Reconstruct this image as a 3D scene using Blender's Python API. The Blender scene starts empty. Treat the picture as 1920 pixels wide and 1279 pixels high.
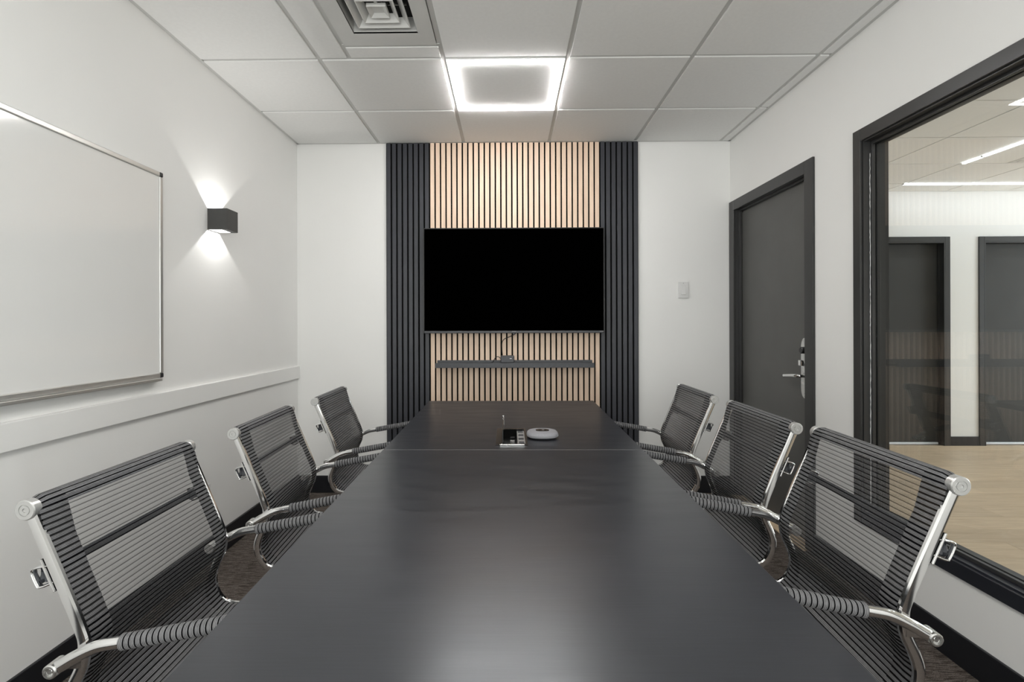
import bpy, bmesh, math, random
from mathutils import Vector, Matrix
random.seed(7)
C = bpy.context.scene.collection
S = bpy.context.scene
PI = math.pi

# key dimensions (metres): x right, y into the room, z up, camera above the origin
XL, XR, YB, YN, H = -1.522, 1.586, 3.701, -1.45, 2.509
XRO = 1.697                      # outer face of the glazed wall
XO, YF = 8.2, 5.14               # far ends of the office beyond
GX, GY, W = -0.926, 2.5215, 0.61 # ceiling grid origin and module

# ------------------------------------------------------------------ camera, world, exposure
cam_d = bpy.data.cameras.new('camera')
cam_d.sensor_width = 36.0
cam_d.lens = 36.0 * 966.44 / 1920.0
cam_d.shift_x = (960 - 941.36) / 1920.0
cam_d.shift_y = (610.11 - 639.5) / 1920.0
cam_d.clip_start = 0.02
cam = bpy.data.objects.new('camera', cam_d)
C.objects.link(cam)
cam.matrix_world = Matrix.Translation((0, 0, 1.20)) @ Matrix.Rotation(0.0124, 4, 'Z') @ Matrix.Rotation(PI / 2, 4, 'X') @ Matrix.Rotation(-0.0031, 4, 'Z')
S.camera = cam
world = bpy.data.worlds.new('world')
S.world = world
world.use_nodes = True
world.node_tree.nodes['Background'].inputs[0].default_value = (0.8, 0.85, 0.9, 1)
world.node_tree.nodes['Background'].inputs[1].default_value = 0.3
S.view_settings.view_transform = 'Standard'
S.view_settings.look = 'None'
S.view_settings.gamma = 1.0
S.view_settings.use_curve_mapping = False
S.view_settings.exposure = -0.42
LED_STRENGTH = 150.0
OFFICE_LED = 22.0
SCONCE_W = 8.0
day = bpy.data.lights.new('near_fill', 'AREA')   # fill lamp added behind the viewpoint, outside the added window
day.shape = 'RECTANGLE'; day.size = 2.6; day.size_y = 1.95; day.energy = 150.0; day.color = (1.0, 0.99, 0.97)  # added fill lamp behind the viewpoint
fill_o = bpy.data.objects.new('near_fill', day); C.objects.link(fill_o)
fill_o.location = (0, -1.80, 1.25); fill_o.rotation_euler = (-PI / 2 - 0.30, 0, PI)
day2 = bpy.data.lights.new('office_fill', 'AREA')   # fill lamp added at the unseen far right end of the office
day2.shape = 'RECTANGLE'; day2.size = 2.0; day2.size_y = 1.8; day2.energy = 150.0; day2.color = (0.86, 0.94, 1.0)  # added fill lamp at the office end
fill2_o = bpy.data.objects.new('office_fill', day2); C.objects.link(fill2_o)
fill2_o.location = (XO - 0.05, 3.6, 1.3); fill2_o.rotation_euler = (0, PI / 2, 0)

# ------------------------------------------------------------------ helpers
def tag(o, label=None, cat=None, group=None, kind=None):
    if label: o['label'] = label
    if cat: o['category'] = cat
    if group: o['group'] = group
    if kind: o['kind'] = kind
    return o

def link(name, me, parent=None, loc=(0, 0, 0), rot=(0, 0, 0)):
    o = bpy.data.objects.new(name, me)
    C.objects.link(o)
    o.location = loc
    o.rotation_euler = rot
    if parent: o.parent = parent
    return o

def empty(name, loc, rz=0):
    o = link(name, None, None, loc, (0, 0, rz))
    o.empty_display_size = 0.1
    return o

def finish(bm, name, mat, smooth=False, angle=35):
    bmesh.ops.recalc_face_normals(bm, faces=bm.faces[:])
    me = bpy.data.meshes.new(name)
    bm.to_mesh(me)
    bm.free()
    if mat: me.materials.append(mat)
    if smooth:
        for p in me.polygons: p.use_smooth = True
        try: me.set_sharp_from_angle(angle=math.radians(angle))
        except Exception: pass
    return me

def obj(name, bm, mat, parent=None, smooth=False, loc=(0, 0, 0), rot=(0, 0, 0), angle=35):
    return link(name, finish(bm, name, mat, smooth, angle), parent, loc, rot)

def box(bm, x0, x1, y0, y1, z0, z1, bev=0.0, seg=2):
    r = bmesh.ops.create_cube(bm, size=1.0)
    vs = r['verts']
    for v in vs:
        v.co = Vector(((x0 + x1) / 2 + v.co.x * (x1 - x0), (y0 + y1) / 2 + v.co.y * (y1 - y0), (z0 + z1) / 2 + v.co.z * (z1 - z0)))
    if bev > 0:
        es = set()
        for v in vs: es.update(v.link_edges)
        bmesh.ops.bevel(bm, geom=list(es), offset=bev, segments=seg, affect='EDGES', profile=0.5)
    return bm

def B(x0, x1, y0, y1, z0, z1, bev=0.0, seg=2):
    return box(bmesh.new(), x0, x1, y0, y1, z0, z1, bev, seg)

def catmull(pts, n=6):
    P = [Vector(p) for p in pts]
    P = [P[0] * 2 - P[1]] + P + [P[-1] * 2 - P[-2]]
    out = []
    for i in range(1, len(P) - 2):
        a, b, c, d = P[i - 1:i + 3]
        for k in range(n):
            t = k / n
            out.append(0.5 * ((2 * b) + (c - a) * t + (2 * a - 5 * b + 4 * c - d) * t * t + (3 * b - a - 3 * c + d) * t ** 3))
    out.append(P[-2])
    return out

def tube(bm, pts, ra, rb=None, seg=12, side=None, cap=True, radii=None, power=1.0):
    """extrude an ellipse (ra along the side vector, rb across it) along pts"""
    rb = rb or ra
    rings = []
    n = len(pts)
    prev = None
    for i, p in enumerate(pts):
        t = (pts[min(i + 1, n - 1)] - pts[max(i - 1, 0)]).normalized()
        if side is not None:
            s = Vector(side); s = (s - t * s.dot(t)).normalized()
        else:
            s = prev if prev is not None else (Vector((0, 0, 1)) if abs(t.z) < 0.9 else Vector((1, 0, 0)))
            s = (s - t * s.dot(t)).normalized()
            prev = s
        u = t.cross(s)
        k = radii[i] if radii else 1.0
        ring = []
        for j in range(seg):
            a = 2 * PI * j / seg
            ca, sa = math.cos(a), math.sin(a)
            if power != 1.0:
                ca = math.copysign(abs(ca) ** power, ca); sa = math.copysign(abs(sa) ** power, sa)
            ring.append(bm.verts.new(p + s * (ca * ra * k) + u * (sa * rb * k)))
        rings.append(ring)
    for i in range(n - 1):
        for j in range(seg):
            bm.faces.new((rings[i][j], rings[i][(j + 1) % seg], rings[i + 1][(j + 1) % seg], rings[i + 1][j]))
    if cap:
        bm.faces.new(rings[0][::-1]); bm.faces.new(rings[-1])
    return bm

def lathe(bm, prof, seg=24, axis='Z', centre=(0, 0, 0)):
    c = Vector(centre)
    rings = []
    for r, h in prof:
        ring = []
        for j in range(seg):
            a = 2 * PI * j / seg
            x, y = r * math.cos(a), r * math.sin(a)
            v = {'Z': Vector((x, y, h)), 'Y': Vector((x, h, y)), 'X': Vector((h, x, y))}[axis]
            ring.append(bm.verts.new(c + v))
        rings.append(ring)
    for i in range(len(rings) - 1):
        for j in range(seg):
            bm.faces.new((rings[i][j], rings[i][(j + 1) % seg], rings[i + 1][(j + 1) % seg], rings[i + 1][j]))
    bm.faces.new(rings[0]); bm.faces.new(rings[-1])
    return bm

# ------------------------------------------------------------------ materials
def nt(name):
    m = bpy.data.materials.new(name)
    m.use_nodes = True
    t = m.node_tree
    return m, t, t.nodes['Principled BSDF']

def N(t, kind, **kw):
    n = t.nodes.new(kind)
    for k, v in kw.items():
        if k in n.inputs: n.inputs[k].default_value = v
        else: setattr(n, k, v)
    return n

def mat(name, col, rough=0.5, metal=0.0, spec=0.5, var=0.0, scale=20.0, bump=0.0, bscale=200.0, stretch=(1, 1, 1), rvar=0.0):
    m, t, p = nt(name)
    p.inputs['Base Color'].default_value = (*col, 1)
    p.inputs['Roughness'].default_value = rough
    p.inputs['Metallic'].default_value = metal
    p.inputs['Specular IOR Level'].default_value = spec
    if var or bump or rvar:
        tc = N(t, 'ShaderNodeTexCoord')
        mp = N(t, 'ShaderNodeMapping')
        mp.inputs['Scale'].default_value = stretch
        t.links.new(tc.outputs['Object'], mp.inputs[0])
    if var:
        no = N(t, 'ShaderNodeTexNoise'); no.inputs['Scale'].default_value = scale; no.inputs['Detail'].default_value = 4
        cr = N(t, 'ShaderNodeMapRange'); cr.inputs[1].default_value = 0.3; cr.inputs[2].default_value = 0.7
        cr.inputs[3].default_value = 1 - var; cr.inputs[4].default_value = 1 + var
        mx = N(t, 'ShaderNodeVectorMath', operation='SCALE'); mx.inputs[0].default_value = col
        t.links.new(mp.outputs[0], no.inputs[0]); t.links.new(no.outputs[0], cr.inputs[0])
        t.links.new(cr.outputs[0], mx.inputs['Scale']); t.links.new(mx.outputs[0], p.inputs['Base Color'])
    if rvar:
        n3 = N(t, 'ShaderNodeTexNoise'); n3.inputs['Scale'].default_value = scale * 0.5; n3.inputs['Detail'].default_value = 5
        c3 = N(t, 'ShaderNodeMapRange'); c3.inputs[1].default_value = 0.3; c3.inputs[2].default_value = 0.7
        c3.inputs[3].default_value = rough - rvar; c3.inputs[4].default_value = rough + rvar
        t.links.new(mp.outputs[0], n3.inputs[0]); t.links.new(n3.outputs[0], c3.inputs[0]); t.links.new(c3.outputs[0], p.inputs['Roughness'])
    if bump:
        n2 = N(t, 'ShaderNodeTexNoise'); n2.inputs['Scale'].default_value = bscale; n2.inputs['Detail'].default_value = 3
        bp = N(t, 'ShaderNodeBump'); bp.inputs['Strength'].default_value = bump; bp.inputs['Distance'].default_value = 0.002
        t.links.new(mp.outputs[0], n2.inputs[0]); t.links.new(n2.outputs[0], bp.inputs['Height']); t.links.new(bp.outputs[0], p.inputs['Normal'])
    return m

def wood(name, a, b, rough, stretch, scale=6.0, vary=0.12):
    m, t, p = nt(name)
    tc = N(t, 'ShaderNodeTexCoord'); oi = N(t, 'ShaderNodeObjectInfo')
    mp = N(t, 'ShaderNodeMapping'); mp.inputs['Scale'].default_value = stretch
    off = N(t, 'ShaderNodeVectorMath', operation='SCALE'); off.inputs[0].default_value = (13.7, 5.1, 9.3)
    t.links.new(oi.outputs['Random'], off.inputs['Scale'])
    ad = N(t, 'ShaderNodeVectorMath', operation='ADD')
    t.links.new(tc.outputs['Object'], ad.inputs[0]); t.links.new(off.outputs[0], ad.inputs[1])
    t.links.new(ad.outputs[0], mp.inputs[0])
    no = N(t, 'ShaderNodeTexNoise'); no.inputs['Scale'].default_value = scale; no.inputs['Detail'].default_value = 8; no.inputs['Distortion'].default_value = 0.6
    t.links.new(mp.outputs[0], no.inputs[0])
    rp = N(t, 'ShaderNodeValToRGB')
    rp.color_ramp.elements[0].position = 0.3; rp.color_ramp.elements[0].color = (*a, 1)
    rp.color_ramp.elements[1].position = 0.7; rp.color_ramp.elements[1].color = (*b, 1)
    t.links.new(no.outputs[0], rp.inputs[0])
    mr = N(t, 'ShaderNodeMapRange'); mr.inputs[3].default_value = 1 - vary; mr.inputs[4].default_value = 1 + vary
    t.links.new(oi.outputs['Random'], mr.inputs[0])
    sc = N(t, 'ShaderNodeVectorMath', operation='SCALE')
    t.links.new(rp.outputs[0], sc.inputs[0]); t.links.new(mr.outputs[0], sc.inputs['Scale'])
    t.links.new(sc.outputs[0], p.inputs['Base Color'])
    p.inputs['Roughness'].default_value = rough
    return m

def emis(name, col, strength):
    m = bpy.data.materials.new(name); m.use_nodes = True
    t = m.node_tree; t.nodes.clear()
    e = N(t, 'ShaderNodeEmission'); e.inputs[0].default_value = (*col, 1); e.inputs[1].default_value = strength
    o = N(t, 'ShaderNodeOutputMaterial'); t.links.new(e.outputs[0], o.inputs[0])
    return m

M = {}
M['wall'] = mat('wall_paint', (0.83, 0.828, 0.812), 0.55, bump=0.08, bscale=260, spec=0.3, var=0.012, scale=2)
M['trim_white'] = mat('white_trim_paint', (0.83, 0.828, 0.812), 0.4, var=0.01, scale=4)
M['tile'] = mat('ceiling_tile_board', (0.90, 0.90, 0.885), 0.9, bump=0.25, bscale=420, var=0.015, scale=60)
M['tbar'] = mat('ceiling_grid_metal', (0.62, 0.62, 0.60), 0.5, var=0.01)
M['vent'] = mat('diffuser_paint', (0.70, 0.70, 0.68), 0.45, var=0.03, scale=8)
M['duct'] = mat('duct_dark', (0.02, 0.02, 0.02), 0.8, var=0.1)
M['black'] = mat('black_door_paint', (0.085, 0.085, 0.080), 0.42, var=0.06, scale=6, bump=0.05, bscale=150)
M['office_door'] = mat('black_office_door_paint', (0.045, 0.045, 0.043), 0.6, spec=0.3, var=0.06, scale=6)
M['frame'] = mat('black_steel_paint', (0.030, 0.030, 0.030), 0.35, var=0.08, scale=9, bump=0.04, bscale=90)
M['base'] = mat('black_vinyl_base', (0.008, 0.009, 0.012), 0.4, var=0.05, scale=10)
M['slat_black'] = mat('black_slat_veneer', (0.032, 0.034, 0.042), 0.42, var=0.12, scale=10, stretch=(6, 6, 0.6))
M['felt'] = mat('black_felt', (0.004, 0.004, 0.004), 0.95, var=0.2, scale=200, spec=0.1)
M['slat_wood'] = wood('light_oak_veneer', (0.72, 0.535, 0.40), (0.83, 0.645, 0.50), 0.5, (14, 14, 0.9), 5, 0.05)
M['plank'] = wood('pale_oak_plank', (0.60, 0.46, 0.31), (0.74, 0.59, 0.42), 0.42, (1.0, 9, 9), 4, 0.10)
M['chrome'] = mat('polished_chrome', (0.80, 0.80, 0.80), 0.10, metal=1.0, rvar=0.03, scale=30)
M['steel'] = mat('satin_steel', (0.66, 0.66, 0.65), 0.28, metal=1.0, rvar=0.05, scale=60)
M['alu'] = mat('anodised_aluminium', (0.62, 0.62, 0.60), 0.38, metal=0.85, rvar=0.04, scale=40)
M['cap'] = mat('grey_end_cap', (0.55, 0.55, 0.54), 0.30, metal=0.6, rvar=0.04, scale=60)
M['plastic'] = mat('black_plastic', (0.012, 0.012, 0.013), 0.4, var=0.1, scale=40)
M['plastic_grey'] = mat('charcoal_plastic', (0.045, 0.048, 0.055), 0.45, var=0.1, scale=40)
M['screen'] = mat('switched_off_screen', (0.0002, 0.0002, 0.0002), 0.6, spec=0.0, var=0.01)
M['board'] = mat('whiteboard_enamel', (0.78, 0.78, 0.765), 0.10, var=0.01, scale=3, spec=0.5)
M['sconce'] = mat('charcoal_powdercoat', (0.05, 0.05, 0.048), 0.5, var=0.06, scale=40, bump=0.1, bscale=700)
M['switch'] = mat('white_switch_plastic', (0.70, 0.70, 0.69), 0.3, var=0.01)
M['phone'] = mat('silver_mesh_cloth', (0.27, 0.27, 0.29), 0.55, metal=0.2, var=0.15, scale=500, bump=0.3, bscale=900)
M['phone_rim'] = mat('silver_plastic_rim', (0.48, 0.48, 0.50), 0.35, metal=0.3, var=0.02)
M['gloss'] = mat('gloss_black', (0.006, 0.006, 0.006), 0.12, var=0.05)
M['gloss_brown'] = mat('bronze_gloss_plate', (0.020, 0.017, 0.015), 0.22, var=0.1)
M['socket'] = mat('worn_silver_socket', (0.42, 0.41, 0.40), 0.4, metal=0.4, var=0.6, scale=260)
M['indigo'] = mat('navy_sill_paint', (0.016, 0.018, 0.024), 0.38, var=0.05, scale=9)
M['sweep'] = mat('door_gap_glow_paint', (0.80, 0.84, 0.90), 0.4, var=0.02)  # bluish white colour paints the light showing under the far doors
M['white_mark'] = mat('white_print', (0.75, 0.75, 0.75), 0.5, var=0.01)
M['grey_mark'] = mat('grey_print_and_highlight', (0.25, 0.25, 0.26), 0.5, var=0.01)
M['led'] = emis('led_diffuser', (1.0, 0.985, 0.965), LED_STRENGTH)
M['led_office'] = emis('office_led_diffuser', (0.90, 0.96, 1.0), OFFICE_LED)

# table laminate: near-black, faint grain along the length and wiped smears in the gloss
def table_mat():
    m, t, p = nt('black_table_laminate')
    tc = N(t, 'ShaderNodeTexCoord')
    mp = N(t, 'ShaderNodeMapping'); mp.inputs['Scale'].default_value = (2.0, 60, 1)
    t.links.new(tc.outputs['Object'], mp.inputs[0])
    g = N(t, 'ShaderNodeTexNoise'); g.inputs['Scale'].default_value = 4; g.inputs['Detail'].default_value = 6
    t.links.new(mp.outputs[0], g.inputs[0])
    r = N(t, 'ShaderNodeMapRange'); r.inputs[1].default_value = 0.3; r.inputs[2].default_value = 0.7; r.inputs[3].default_value = 0.8; r.inputs[4].default_value = 1.2
    t.links.new(g.outputs[0], r.inputs[0])
    s = N(t, 'ShaderNodeVectorMath', operation='SCALE'); s.inputs[0].default_value = (0.017, 0.0178, 0.0225)
    t.links.new(r.outputs[0], s.inputs['Scale']); t.links.new(s.outputs[0], p.inputs['Base Color'])
    mp2 = N(t, 'ShaderNodeMapping'); mp2.inputs['Scale'].default_value = (2.0, 9, 1)
    t.links.new(tc.outputs['Object'], mp2.inputs[0])
    sm = N(t, 'ShaderNodeTexNoise'); sm.inputs['Scale'].default_value = 2.2; sm.inputs['Detail'].default_value = 5
    t.links.new(mp2.outputs[0], sm.inputs[0])
    r2 = N(t, 'ShaderNodeMapRange'); r2.inputs[1].default_value = 0.3; r2.inputs[2].default_value = 0.7; r2.inputs[3].default_value = 0.28; r2.inputs[4].default_value = 0.345
    t.links.new(sm.outputs[0], r2.inputs[0]); t.links.new(r2.outputs[0], p.inputs['Roughness'])
    p.inputs['Specular IOR Level'].default_value = 0.9
    p.inputs['Specular Tint'].default_value = (0.90, 0.94, 1.0, 1)
    b = N(t, 'ShaderNodeBump'); b.inputs['Strength'].default_value = 0.05; b.inputs['Distance'].default_value = 0.001
    t.links.new(g.outputs[0], b.inputs['Height']); t.links.new(b.outputs[0], p.inputs['Normal'])
    return m
M['table'] = table_mat()

def carpet_mat():
    m, t, p = nt('brown_loop_carpet')
    tc = N(t, 'ShaderNodeTexCoord')
    mp = N(t, 'ShaderNodeMapping'); mp.inputs['Scale'].default_value = (9, 170, 1)
    t.links.new(tc.outputs['Object'], mp.inputs[0])
    a = N(t, 'ShaderNodeTexNoise'); a.inputs['Scale'].default_value = 1.6; a.inputs['Detail'].default_value = 5
    t.links.new(mp.outputs[0], a.inputs[0])
    f = N(t, 'ShaderNodeTexNoise'); f.inputs['Scale'].default_value = 330; f.inputs['Detail'].default_value = 2
    t.links.new(tc.outputs['Object'], f.inputs[0])
    ad = N(t, 'ShaderNodeMath', operation='MULTIPLY_ADD'); ad.inputs[1].default_value = 1.6   # streaks outweigh the pile
    fh = N(t, 'ShaderNodeMath', operation='MULTIPLY_ADD'); fh.inputs[1].default_value = 0.6; fh.inputs[2].default_value = -0.1
    t.links.new(f.outputs[0], fh.inputs[0]); t.links.new(a.outputs[0], ad.inputs[0]); t.links.new(fh.outputs[0], ad.inputs[2])
    rp = N(t, 'ShaderNodeValToRGB')
    e = rp.color_ramp.elements
    e[0].position = 0.72; e[0].color = (0.012, 0.009, 0.008, 1)
    e[1].position = 1.35; e[1].color = (0.26, 0.225, 0.20, 1)
    k = e.new(1.02); k.color = (0.055, 0.044, 0.038, 1)
    dv = N(t, 'ShaderNodeMath', operation='DIVIDE'); dv.inputs[1].default_value = 1.6
    for q in list(e): q.position = min(1, q.position / 1.6)
    t.links.new(ad.outputs[0], dv.inputs[0]); t.links.new(dv.outputs[0], rp.inputs[0])
    t.links.new(rp.outputs[0], p.inputs['Base Color'])
    p.inputs['Roughness'].default_value = 0.95; p.inputs['Specular IOR Level'].default_value = 0.1
    b = N(t, 'ShaderNodeBump'); b.inputs['Strength'].default_value = 0.6; b.inputs['Distance'].default_value = 0.004
    t.links.new(ad.outputs[0], b.inputs['Height']); t.links.new(b.outputs[0], p.inputs['Normal'])
    return m
M['carpet'] = carpet_mat()

def glass_mat():
    m = bpy.data.materials.new('clear_window_glass'); m.use_nodes = True
    t = m.node_tree; t.nodes.clear()
    tr = N(t, 'ShaderNodeBsdfTransparent'); tr.inputs[0].default_value = (0.955, 0.965, 0.96, 1)
    gl = N(t, 'ShaderNodeBsdfGlossy'); gl.inputs['Roughness'].default_value = 0.0
    fr = N(t, 'ShaderNodeFresnel')
    ge = N(t, 'ShaderNodeNewGeometry')      # the pane is thin: the same reflectance on its inner side
    io = N(t, 'ShaderNodeMapRange'); io.inputs[3].default_value = 1.52; io.inputs[4].default_value = 1 / 1.52
    t.links.new(ge.outputs['Backfacing'], io.inputs[0]); t.links.new(io.outputs[0], fr.inputs[0])
    mx = N(t, 'ShaderNodeMixShader'); o = N(t, 'ShaderNodeOutputMaterial')
    t.links.new(fr.outputs[0], mx.inputs[0]); t.links.new(tr.outputs[0], mx.inputs[1]); t.links.new(gl.outputs[0], mx.inputs[2])
    t.links.new(mx.outputs[0], o.inputs[0])
    return m
M['glass'] = glass_mat()

RIB = 0.0112
def sling_mat(name, hem, wide, col):
    """ribbed see-through mesh: UV x = metres from the centre line, UV y = metres along the sling"""
    m = bpy.data.materials.new(name); m.use_nodes = True
    t = m.node_tree; p = t.nodes['Principled BSDF']; out = t.nodes['Material Output']
    uv = N(t, 'ShaderNodeUVMap'); sx = N(t, 'ShaderNodeSeparateXYZ'); t.links.new(uv.outputs[0], sx.inputs[0])
    def mt(op, a, b=None):
        n = N(t, 'ShaderNodeMath', operation=op)
        for i, v in enumerate((a, b)):
            if v is None: continue
            if isinstance(v, (int, float)): n.inputs[i].default_value = v
            else: t.links.new(v, n.inputs[i])
        return n.outputs[0]
    fr = mt('FRACT', mt('DIVIDE', sx.outputs['Y'], RIB))
    side0 = mt('GREATER_THAN', mt('ABSOLUTE', sx.outputs['X']), hem)
    line = mt('LESS_THAN', fr, mt('ADD', 0.19, mt('MULTIPLY', side0, wide)))
    yarn = mt('LESS_THAN', mt('FRACT', mt('MULTIPLY', fr, 4.0)), 0.5)
    weft = mt('LESS_THAN', mt('FRACT', mt('DIVIDE', sx.outputs['X'], 0.0026)), 0.45)
    side = mt('GREATER_THAN', mt('ABSOLUTE', sx.outputs['X']), hem)
    top = mt('LESS_THAN', sx.outputs['Y'], 0.085)
    low = mt('GREATER_THAN', sx.outputs['Y'], 0.455)      # doubled cloth under the seat
    dbl = mt('MAXIMUM', mt('MAXIMUM', side, top), low)
    no = N(t, 'ShaderNodeTexNoise'); no.inputs['Scale'].default_value = 90; t.links.new(uv.outputs[0], no.inputs[0])
    # opacity: open weave 0.5..0.75, black cord nearly closed, doubled hem closed
    # the cords have depth, so the weave closes up when seen aslant
    ge = N(t, 'ShaderNodeNewGeometry')
    dt = N(t, 'ShaderNodeVectorMath', operation='DOT_PRODUCT')
    t.links.new(ge.outputs['Normal'], dt.inputs[0]); t.links.new(ge.outputs['Incoming'], dt.inputs[1])
    cs = mt('MAXIMUM', mt('ABSOLUTE', dt.outputs['Value']), 0.05)
    tan = mt('DIVIDE', mt('SQRT', mt('SUBTRACT', 1.0, mt('MULTIPLY', cs, cs))), cs)
    a = mt('ADD', mt('ADD', 0.10, mt('MULTIPLY', mt('MULTIPLY', tan, tan), 0.09)), mt('MULTIPLY', mt('MAXIMUM', yarn, weft), 0.12))
    a = mt('MINIMUM', a, 0.96)
    a = mt('MAXIMUM', a, mt('MULTIPLY', line, 0.72))
    a = mt('MAXIMUM', a, mt('MULTIPLY', dbl, 0.965))
    cr = N(t, 'ShaderNodeMix', data_type='RGBA')
    cr.inputs['A'].default_value = (*col, 1); cr.inputs['B'].default_value = (0.004, 0.004, 0.005, 1)
    t.links.new(line, cr.inputs['Factor'])
    c2 = N(t, 'ShaderNodeVectorMath', operation='SCALE')
    t.links.new(cr.outputs['Result'], c2.inputs[0])
    t.links.new(mt('ADD', mt('ADD', 0.10, mt('MULTIPLY', no.outputs[0], 0.4)), mt('MULTIPLY', yarn, 0.75)), c2.inputs['Scale'])
    t.links.new(c2.outputs[0], p.inputs['Base Color'])
    p.inputs['Roughness'].default_value = 0.45
    t.links.new(mt('MULTIPLY', mt('SUBTRACT', 1.0, line), mt('ADD', 0.1, mt('MULTIPLY', yarn, 0.3))), p.inputs['Specular IOR Level'])
    tr = N(t, 'ShaderNodeBsdfTransparent'); mx = N(t, 'ShaderNodeMixShader')
    t.links.new(a, mx.inputs[0]); t.links.new(tr.outputs[0], mx.inputs[1]); t.links.new(p.outputs[0], mx.inputs[2])
    t.links.new(mx.outputs[0], out.inputs[0])
    return m
M['sling'] = sling_mat('ribbed_mesh_fabric', 0.192, 0.12, (0.20, 0.20, 0.207))
M['sleeve'] = sling_mat('ribbed_sleeve_fabric', -1.0, 0.03, (0.24, 0.24, 0.247))

# ------------------------------------------------------------------ room shell
def struct(name, bm, m, label, parent=None):
    o = obj(name, bm, m, parent)
    return tag(o, label, None, None, 'structure')

struct('floor', B(XL - 0.12, XR, YN - 0.12, YB + 0.12, -0.05, 0.0), M['carpet'], 'dark brown striated loop carpet of the meeting room')
struct('wall_left', B(XL - 0.12, XL, YN - 0.12, YB + 0.12, 0, H + 0.15), M['wall'], 'white painted wall carrying the whiteboard and wall light')
struct('wall_back', B(XL, XRO, YB, YB + 0.12, 0, H + 0.15), M['wall'], 'white painted end wall behind the slatted panelling')
NX0, NX1, NZ0, NZ1 = -1.25, 1.25, 0.45, 2.30      # opening of the added window that lets the fill lamp in
bm = bmesh.new()
box(bm, XL, NX0, YN - 0.12, YN, 0, H + 0.15); box(bm, NX1, XRO, YN - 0.12, YN, 0, H + 0.15)
box(bm, NX0, NX1, YN - 0.12, YN, 0, NZ0); box(bm, NX0, NX1, YN - 0.12, YN, NZ1, H + 0.15)
struct('wall_near', bm, M['wall'], 'white painted wall behind the viewpoint')
# glazed wall with its openings
DY0, DY1, DZ = 2.745, 3.63, 2.010      # door opening
WY0, WY1, WZ0, WZ1 = 0.30, 2.328, 0.360, 2.022   # window opening
bm = bmesh.new()
box(bm, XR, XRO, YN, WY0, 0, H + 0.15)
box(bm, XR, XRO, WY0, WY1, 0, WZ0)
box(bm, XR, XRO, WY0, WY1, WZ1, H + 0.15)
box(bm, XR, XRO, WY1, DY0, 0, H + 0.15)
box(bm, XR, XRO, DY0, DY1, DZ, H + 0.15)
box(bm, XR, XRO, DY1, YB, 0, H + 0.15)
struct('wall_right', bm, M['wall'], 'white painted wall with the black door and the big interior window')

# baseboards
struct('baseboard_left', B(XL, XL + 0.012, YN, YB, 0, 0.128, 0.003), M['base'], 'black vinyl baseboard along the whiteboard wall')
bm = bmesh.new(); box(bm, XL + 0.012, -0.871, YB - 0.012, YB, 0, 0.122, 0.003); box(bm, 0.927, XR, YB - 0.012, YB, 0, 0.122, 0.003)
struct('baseboard_back', bm, M['base'], 'black vinyl baseboard either side of the slatted panelling')
struct('baseboard_right', B(XR - 0.012, XR, YN, 2.683, 0, 0.112, 0.003), M['base'], 'black vinyl baseboard under the interior window')
# white rail
struct('trim_1', B(XL, XL + 0.018, YN, YB - 0.004, 0.824, 0.913, 0.003), M['trim_white'], 'flat white rail running along the wall under the whiteboard')

# ceiling: slab, metal grid and tegular tiles
ceil = struct('ceiling', B(XL, XR, YN, YB, H + 0.10, H + 0.15), M['tbar'], 'suspended white tile ceiling of the meeting room')
gap = 0.011
xs = [XL] + [GX + i * W for i in range(5)] + [XR]
ys = [YN] + [GY + i * W for i in range(-6, 2)] + [YB]
bm = bmesh.new()
for x in xs[1:-1]: box(bm, x - 0.013, x + 0.013, YN, YB, H + 0.007, H + 0.030)
for y in ys[1:-1]: box(bm, XL, XR, y - 0.013, y + 0.013, H + 0.0075, H + 0.030)
VX, VY0, VY1 = -0.775, 1.92, 2.408       # border bars of the vent
box(bm, VX - 0.012, VX + 0.012, 1.92, GY, H + 0.007, H + 0.03)
box(bm, VX, GX + W, VY1 - 0.010, VY1 + 0.010, H + 0.004, H + 0.03)
obj('ceiling_grid', bm, M['tbar'], ceil)
bm = bmesh.new()
box(bm, XL, XL + 0.016, YN, YB, H + 0.002, H + 0.02); box(bm, XR - 0.016, XR, YN, YB, H + 0.002, H + 0.02)
box(bm, XL, XR, YB - 0.016, YB, H + 0.002, H + 0.02)
obj('wall_angle', bm, M['tbar'], ceil)
tile_meshes = {}
def tile_mesh(w, d):
    k = (round(w, 3), round(d, 3))
    if k not in tile_meshes:
        b = B(-w / 2, w / 2, -d / 2, d / 2, 0, 0.016, 0.0015, 1)
        tile_meshes[k] = finish(b, 'ceiling_tile', M['tile'])
    return tile_meshes[k]
def tile(x0, x1, y0, y1):
    if x1 - x0 < 0.02 or y1 - y0 < 0.02: return
    link('ceiling_tile', tile_mesh(x1 - x0, y1 - y0), ceil, ((x0 + x1) / 2, (y0 + y1) / 2, H))
for i in range(len(xs) - 1):
    for j in range(len(ys) - 1):
        x0, x1, y0, y1 = xs[i], xs[i + 1], ys[j], ys[j + 1]
        x0 += 0.017 if i == 0 else gap; x1 -= 0.017 if i == len(xs) - 2 else gap
        y0 += 0.002 if j == 0 else gap; y1 -= 0.017 if j == len(ys) - 2 else gap
        if i == 1 and abs(ys[j + 1] - GY) < 1e-6:      # cell of the air diffuser
            tile(x0, VX - 0.011, y0, y1)
            tile(VX + 0.011, x1, VY1 + 0.011, y1)
            continue
        tile(x0, x1, y0, y1)

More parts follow.
